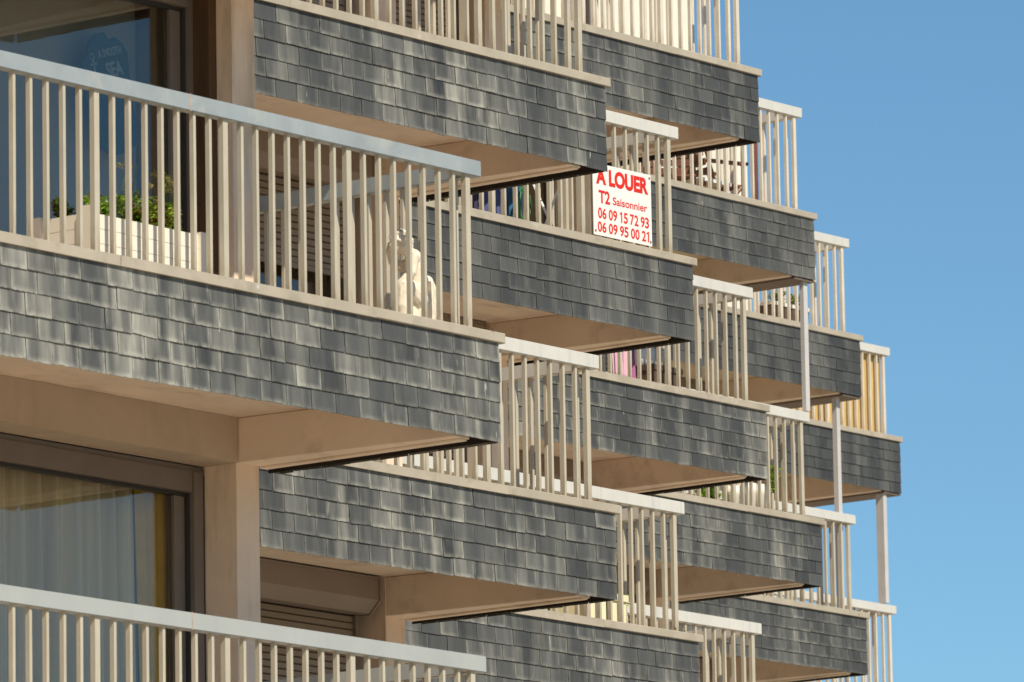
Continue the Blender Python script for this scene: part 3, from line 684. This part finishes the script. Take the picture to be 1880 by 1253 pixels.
# ------------------------------------------------------------------ cherub statue on balcony A1
def statue(loc):
    U = Vector((.616, -.788, 0)); D = Vector((-.788, -.616, 0)); Z = Vector((0, 0, 1))   # picture-right, towards viewer, up
    t = thing('cherub_statue', 'pale stone statue of a seated curly haired cherub beside a tree stump', 'statue', loc)
    def P(u, z, d=0): return U*u+D*d+Z*(z+.20)
    bm = bmesh.new()
    def ball(c, r, sc=(1, 1, 1), rot=0):
        mt = Matrix.Translation(c) @ Matrix.Rotation(math.atan2(U.y, U.x), 4, 'Z') @ Matrix.Rotation(rot, 4, 'Y') @ Matrix.Diagonal((*sc, 1))
        bmesh.ops.create_icosphere(bm, subdivisions=3, radius=r, matrix=mt)
    def limb(pts):
        for (a, ra), (b_, rb) in zip(pts[:-1], pts[1:]):
            nn = max(2, int((b_-a).length/.008))
            for i in range(nn+1): tt = i/nn; ball_s(a+(b_-a)*tt, ra+(rb-ra)*tt)
    def ball_s(c, r): bmesh.ops.create_icosphere(bm, subdivisions=2, radius=r, matrix=Matrix.Translation(c))
    # torso leaning forward a little, hips on the rock
    limb([(P(.035, .17, -.01), .072), (P(.045, .25, -.01), .060), (P(.040, .33, 0), .056), (P(.028, .395, .005), .050), (P(.008, .425, .005), .030)])
    ball(P(.028, .385, -.03), .036); ball(P(.03, .385, .045), .036)
    ball(P(.05, .155, .05), .060); ball(P(.05, .155, -.05), .060)
    ball(P(-.040, .475, .01), .058, (1, .95, 1.12), -.25)                  # head bowed to the left
    ball(P(-.078, .455, .02), .030, (1, 1.1, 1)); ball(P(-.090, .462, .016), .011); ball(P(-.083, .435, .016), .017)
    ball(P(-.072, .444, .046), .017); ball(P(-.026, .466, .066), .014, (1, .5, 1.3))
    limb([(P(.030, .385, .06), .031), (P(.018, .300, .085), .029), (P(-.020, .255, .105), .026), (P(-.062, .225, .105), .019)])    # near arm to the knee
    limb([(P(.020, .385, -.05), .032), (P(-.045, .355, -.05), .030), (P(-.085, .385, -.03), .027), (P(-.102, .440, -.01), .020)])  # far arm, hand to the cheek
    for i, (du, dz) in enumerate(((-.010, -.02), (-.018, -.008), (-.014, .006), (-.004, .012))): limb([(P(-.065, .222, .105), .011), (P(-.068+du*1.2, .212+dz*.7, .108+i*.006), .007)])
    for i in range(4): limb([(P(-.108, .46, -.02), .010), (P(-.106+.004*i, .485, -.03+.010*i), .007)])
    limb([(P(.045, .155, .05), .066), (P(.005, .200, .10), .058), (P(-.025, .205, .14), .048), (P(-.032, .10, .15), .045), (P(-.030, -.05, .13), .034), (P(-.060, -.105, .15), .026)])
    limb([(P(.040, .150, -.04), .062), (P(-.040, .120, -.05), .052), (P(-.098, .085, -.04), .040), (P(-.118, .02, -.03), .034), (P(-.095, -.07, -.03), .026), (P(-.14, -.105, -.02), .022)])
    # drape folds over the seat, rock, stump
    limb([(P(.010, .125, .085), .020), (P(.055, .120, .075), .022), (P(.085, .135, .03), .020)])
    limb([(P(.02, .11, .08), .022), (P(.03, .0, .085), .028), (P(.035, -.12, .08), .034)]); limb([(P(.055, .11, .06), .026), (P(.06, -.02, .06), .032), (P(.062, -.12, .06), .036)])
    limb([(P(.03, .06, 0), .075), (P(.02, -.04, 0), .095), (P(.01, -.14, 0), .115)])
    limb([(P(.102, .265, -.01), .034), (P(.108, .22, -.01), .046), (P(.112, .10, -.005), .044), (P(.110, .0, 0), .040), (P(.115, -.12, 0), .052)])
    limb([(P(.124, .25, .03), .014), (P(.120, .10, .035), .018), (P(.128, -.02, .03), .014)]); limb([(P(.094, .2, .034), .012), (P(.100, .02, .04), .014)])
    limb([(P(-.02, -.165, 0), .09), (P(.06, -.165, 0), .09)])
    rnd = random.Random(4); c = P(-.040, .480, .008)
    for i in range(130):                                     # curls
        v = Vector((rnd.gauss(0, 1), rnd.gauss(0, 1), rnd.gauss(.4, 1))).normalized()
        if (v.dot(U) < -.35 and v.z < .20) or v.z < -.5: continue
        ball_s(c+Vector((v.x*.062, v.y*.062, v.z*.067)), rnd.uniform(.008, .013))
    me = bpy.data.meshes.new('body'); bm.to_mesh(me); bm.free()
    tmp = bpy.data.objects.new('body', me); COL.objects.link(tmp)
    md = tmp.modifiers.new('r', 'REMESH'); md.mode = 'VOXEL'; md.voxel_size = .004
    ms = tmp.modifiers.new('s', 'SMOOTH'); ms.iterations = 2; ms.factor = .5
    dg = bpy.context.evaluated_depsgraph_get(); m2 = bpy.data.meshes.new_from_object(tmp.evaluated_get(dg)); bpy.data.objects.remove(tmp)
    m2.materials.clear(); m2.materials.append(M['stone']); m2.shade_smooth(); link('body', m2, t)
    pb = MB(); pb.lathe([(.15, -.0), (.155, .01), (.155, .03), (.14, .045)], 28); pb.obj('plinth', M['stone'], t)
    return t
statue(org('A', 1)+Vector((-.47, .30, -.20)))

# ------------------------------------------------------------------ small things on the other balconies
def at(b, k, x, y, z=FL): return org(b, k)+Vector((x, y, z))
# A0: grey cushion on a chair back at the bottom left
t = thing('cushioned_chair', 'grey cushioned chair back low behind the bars at the bottom left', 'chair', at('A', 0, -1.80, .95, -.29))
m = MB(); m.box(-.06, .48, -.06, .06, .55, 1.015); m.bevel(.03, 3); m.obj('back_cushion', M['grey_cloth'], t)
m = MB(); m.box(-.06, .48, -.50, .0, .38, .50); m.bevel(.03, 3); m.obj('seat_cushion', M['grey_cloth'], t)
for x in (-.03, .41):
    for y in (-.46, .02): m = MB(); m.box(x, x+.04, y, y+.04, 0, .38); m.obj('leg', M['frame'], t)

def hung_cloth(label, b, k, x, y, w_, z0, z1, mat, seed, yaw=0):
    rnd = random.Random(seed); bm = bmesh.new(); rows = []; n = 14
    for j in range(9):
        tt = j/8; rows.append([bm.verts.new(((i/n-.5)*w_*(1-.1*tt), .020*math.sin(i*.9+seed)*(.4+tt)+.008*math.sin(i*2.1), z1+(z0-z1)*tt+.006*math.sin(i+seed))) for i in range(n+1)])
    for j in range(8):
        for i in range(n): bm.faces.new((rows[j][i], rows[j][i+1], rows[j+1][i+1], rows[j+1][i]))
    me = bpy.data.meshes.new('hanging_cloth'); bm.to_mesh(me); bm.free(); me.materials.append(M[mat]); me.shade_smooth()
    o = link('hanging_cloth', me, None, at(b, k, x, y, 0)); o.rotation_euler.z = yaw
    md = o.modifiers.new('t', 'SOLIDIFY'); md.thickness = .006
    return tag(o, label, 'cloth', 'laundry hanging on the balconies')
def airer(label, b, k, x, y, w_, h_, dep=.45):
    t = thing('drying_rack', label, 'drying rack', at(b, k, x, y))
    for s in (-1, 1):
        for e in (-1, 1): m = MB(); m.tube([(s*w_/2, -e*dep/2, 0), (s*w_/2, e*dep/2, h_)], .009, 6); m.obj('leg', M['white_paint'], t)
    m = MB()
    for i in range(6): yy = -dep/2+dep*i/5; m.tube([(-w_/2, yy, h_), (w_/2, yy, h_)], .005, 6)
    m.obj('top_rail', M['white_paint'], t); return t
# C2: laundry rack, blue cloths, hose
airer('white folding drying rack with blue laundry behind the rental sign balcony bars', 'C', 2, -1.35, .62, .8, .90)
hung_cloth('navy blue cloth, leftmost of the laundry on the rental sign balcony', 'C', 2, -1.78, .62, .16, .12, .62, 'navy_cloth', 1)
hung_cloth('mid blue cloth between navy and teal laundry on the rental sign balcony', 'C', 2, -1.60, .62, .24, .05, .66, 'blue_cloth', 2)
hung_cloth('teal blue cloth, rightmost of the laundry on the rental sign balcony', 'C', 2, -1.37, .60, .17, .10, .66, 'teal_cloth', 3)
m = MB(); pts = []
for i in range(70): a = i*.55; pts.append((.07*math.cos(a)+.01*math.sin(i*1.7), .02*math.sin(i*.6)+i*.0004, .30+.14*math.sin(a)+.02*math.sin(i*.9)))
m.tube(pts, .006, 6); o = m.obj('garden_hose', M['green_hose'], None, True, at('C', 2, -1.42, .46, -.06)); tag(o, 'coiled green garden hose beside the blue laundry', 'hose')
# D2: pink towels, brown wicker chest, cushions
hung_cloth('pale pink towel at the left end of the bars below the rental sign balcony', 'D', 2, -1.62, .30, .22, .05, .50, 'pink_pale', 4)
hung_cloth('magenta pink towel in the middle of the bars below the rental sign balcony', 'D', 2, -1.28, .55, .20, .02, .52, 'pink', 5)
hung_cloth('short magenta cloth right of the magenta towel, beside the wicker chest', 'D', 2, -1.02, .60, .12, .05, .40, 'pink', 6)
t = thing('wicker_chest', 'brown wicker chest right of the pink towels', 'chest', at('D', 2, -.80, .62))
m = MB(); m.box(-.20, .17, -.2, .2, .02, .42); m.bevel(.01); m.obj('body', M['brown_box'], t)
m = MB(); m.box(-.21, .18, -.21, .21, .42, .465); m.bevel(.008); m.obj('lid', M['brown_box'], t)
o = MB(); o.box(-.10, .10, -.09, .09, 0, .16); o.bevel(.045, 3); o = o.obj('white_cushion', M['white_paint'], None, True, at('D', 2, -.93, .62, .268)); tag(o, 'glossy white cushion lying on the brown wicker chest', 'cushion', 'cushions on the wicker chest')
o = MB(); o.box(-.08, .08, -.09, .09, 0, .17); o.bevel(.04, 3); o = o.obj('speckled_cushion', M['tweed'], None, True, at('D', 2, -.74, .62, .268)); tag(o, 'speckled beige cushion lying on the brown wicker chest', 'cushion', 'cushions on the wicker chest')
# C1: cream cabinet and plant
t = thing('storage_cabinet', 'pale cream storage cabinet behind the bottom balcony bars', 'cabinet', at('C', 1, -.74, .38))
m = MB(); m.box(-.30, .155, -.13, .20, .02, .40); m.bevel(.006); m.obj('body', plain('cream_cabinet_plastic', (.85, .76, .50), .5, var=.03), t)
m = MB(); m.box(-.315, .17, -.145, .215, .402, .45); m.bevel(.008); m.obj('lid', plain('cream_cabinet_lid', (.83, .74, .50), .5, var=.03), t)
m = MB(); m.box(-.075, -.069, -.134, -.129, .04, .39); m.obj('door_gap', M['brown_box'], t)
def pot(name, label, loc, r, h, mat='terracotta', group=None):
    t = thing(name, label, 'flowerpot', loc, group)
    m = MB(); m.lathe([(r*.68, 0), (r*.95, h*.82), (r*1.05, h*.82), (r*1.08, h), (r*.98, h), (r*.94, h*.9)], 20); m.obj('pot_body', M[mat], t, True)
    m = MB(); m.lathe([(r*.9, h*.86), (r*.88, h*.9)], 16); m.obj('soil', M['soil'], t); return t
pot('flowerpot', 'terracotta pot under the green plant beside the cream cabinet', at('C', 1, -.52, .40), .09, .18)
bush('shrub', 'small green leafy plant right of the cream cabinet', at('C', 1, -.52, .40, -.03), .42, .16, 300, ['leaf', 'leaf_dark'], 7, seed=21, lw=.02)
# E2: cream planters, plants, hanging pot
for i, (x, hh, lb) in enumerate(((-.93, .42, 'cream tapered planter, leftmost of three behind the bars'), (-.72, .47, 'cream tapered planter in the middle of the three behind the bars'), (-.52, .48, 'cream tapered planter, rightmost of three behind the bars'))):
    t = thing('tall_planter', lb, 'planter', at('E', 2, x, .33), 'cream tapered planters')
    m = MB(); m.lathe([(.062, 0), (.088, hh*.8), (.094, hh*.82), (.096, hh), (.086, hh), (.084, hh*.93)], 22); m.obj('body', M['white_pvc'], t, True)
    m = MB(); m.lathe([(.082, hh*.9), (.08, hh*.93)], 18); m.obj('soil', M['soil'], t)
pot('flowerpot', 'terracotta pot holding the left green bush behind the bars', at('E', 2, -1.30, .36), .11, .22)
bush('shrub', 'dark green bush left of the three cream tapered planters', at('E', 2, -1.30, .36, .0), .26, .22, 420, ['leaf_dark', 'leaf'], 9, seed=22, lw=.022)
bush('shrub', 'smaller yellow green plant just left of the cream tapered planters', at('E', 2, -1.10, .36, -.2), .42, .14, 260, ['leaf', 'umbel', 'leaf_dark'], 7, seed=23, lw=.022)
t = thing('plant_stand', 'slim brown plant stand near the railing corner', 'stand', at('E', 2, -.40, .42))
m = MB(); m.tube([(0, 0, 0), (0, 0, .56)], .022, 10); m.lathe([(.12, 0), (.12, .02)], 16); m.obj('stem', M['brown_box'], t)
m = MB(); m.lathe([(.07, .56), (.075, .59), (.07, .60)], 16); m.obj('dish', M['white_paint'], t)
pot('flowerpot', 'small terracotta pot on the slim brown plant stand', at('E', 2, -.40, .42, .40), .06, .16)
bush('potted_plant', 'bright green leafy plant beside the slim plant stand', at('E', 2, -.27, .36, .25), .26, .08, 120, ['leaf'], 5, seed=24, lw=.022)
# E3: chairs and closed parasol
def chair(label, b, k, x, y, rz):
    t = thing('garden_chair', label, 'chair', at(b, k, x, y), 'red brown wooden garden chairs', rz)
    for sx_ in (-1, 1):
        m = MB(); m.tube([(sx_*.23, -.22, 0), (sx_*.23, .10, .42), (sx_*.23, .26, .90)], .018, 6); m.obj('rear_leg', M['redwood'], t)
        m = MB(); m.tube([(sx_*.21, .22, 0), (sx_*.21, -.20, .44)], .018, 6); m.obj('front_leg', M['redwood'], t)
        m = MB(); m.box(sx_*.25-.03, sx_*.25+.03, -.22, .20, .62, .645); m.obj('armrest', M['redwood'], t)
    m = MB()
    for i in range(6): yy = -.20+i*.068; m.box(-.21, .21, yy, yy+.055, .43, .45)
    m.obj('seat', M['redwood'], t)
    m = MB()
    for i in range(5):
        z = .52+i*.08; yy = .135+(z-.42)*.33; m.box(-.22, .22, yy, yy+.016, z, z+.06)
    m.obj('backrest', M['redwood'], t)
chair('red brown wooden garden chair nearer the folded deckchair', 'E', 3, -.62, .72, R(70))
chair('red brown wooden garden chair farther from the folded deckchair', 'E', 3, -1.20, .75, R(-50))
t = thing('folded_deckchair', 'folded dark red deckchair standing upright near the corner of the garden chairs balcony', 'deckchair', at('E', 3, -.36, .42), None, R(-52))
for yy in (-.26, .26): m = MB(); m.box(-.018, .018, yy-.02, yy+.02, 0, 1.06); m.obj('side_rail', M['redwood'], t)
m = MB(); m.box(-.012, .012, -.24, .24, .98, 1.03); m.box(-.012, .012, -.24, .24, .06, .10); m.obj('cross_rail', M['redwood'], t)
m = MB(); m.box(-.006, .006, -.20, .20, .10, .98); m.obj('canvas', M['cream'], t)
t = thing('side_table', 'low pale table with dark red frame between the garden chairs', 'table', at('E', 3, -.92, .62))
m = MB(); m.box(-.2, .2, -.2, .2, .40, .43); m.obj('tabletop', M['white_paint'], t)
for x in (-.17, .14):
    for y in (-.17, .14): m = MB(); m.box(x, x+.03, y, y+.03, 0, .40); m.obj('leg', M['redwood'], t)
# F3: troughs with small plants
for x, y, lb, sd in ((-.62, .62, 'brown plant trough, leftmost on the dark slate balcony', 31), (-.30, .62, 'brown plant trough, rightmost on the dark slate balcony', 32)):
    t = thing('plant_trough', lb, 'planter', at('F', 3, x, y), 'brown plant troughs')
    m = MB(); m.prism([(-.13, .25), (.13, .25), (.15, .48), (-.15, .48)], 'y', -.08, .08); m.bevel(.006); m.obj('trough', M['brown_box'], t)
    m = MB(); m.box(-.155, .155, -.09, .09, .482, .52); m.obj('rim', M['white_pvc'], t)
    for xx in (-.11, .08):
        for yy in (-.07, .05): m = MB(); m.box(xx, xx+.025, yy, yy+.025, 0, .25); m.obj('leg', M['brown_box'], t)
    bush('potted_plant', lb.replace('brown plant trough', 'sparse green plant in the trough'), at('F', 3, x, y, .30), .18, .20, 110, ['leaf', 'umbel'], 6, seed=sd, lw=.02)
# G3: yellow reed screen fixed inside the railing
t = thing('reed_screen', 'yellow reed privacy screen tied inside the rightmost railing', 'screen', at('G', 3, 0, 0, 0))
m = MB(); rnd = random.Random(3)
x = -.235
while x > -5.6:
    ww = rnd.uniform(.010, .016); m.box(x-ww, x, .122+rnd.uniform(-.002, .002), .130, .012+rnd.uniform(0, .006), .86); x -= ww+.0006
m.obj('front_panel', M['bamboo'], t)
m = MB(); y = .14
while y < 1.66:
    ww = rnd.uniform(.010, .016); m.box(-.212, -.204+rnd.uniform(-.002, .002), y, y+ww, .012, .86); y += ww+.0006
m.obj('side_panel', M['bamboo'], t)
# debris left on the coping ends
for i, (b, k, x) in enumerate((('A', 1, -.16), ('C', 1, -.17), ('F', 2, -.18))):
    bm = bmesh.new(); rnd = random.Random(i)
    for j in range(16): leaf(bm, Vector((rnd.gauss(0, .035), rnd.gauss(0, .03), .006+abs(rnd.gauss(0, .006)))), Vector((rnd.gauss(0, 1), rnd.gauss(0, 1), rnd.gauss(0, .25))), rnd.uniform(.02, .05), .008, Vector((0, 0, 1)))
    me = bpy.data.meshes.new('dry_leaves'); bm.to_mesh(me); bm.free(); me.materials.append(M['leaf_red'])
    o = link('dry_leaves', me, None, at(b, k, x, .06, .002))
    tag(o, ('dry brown leaves on the coping corner by the cherub statue', 'dry orange leaves on the coping corner of the cream cabinet balcony', 'dry leaves on the coping tip beneath the rightmost white handrail')[i], 'leaf litter', 'dry leaf scraps on the copings')
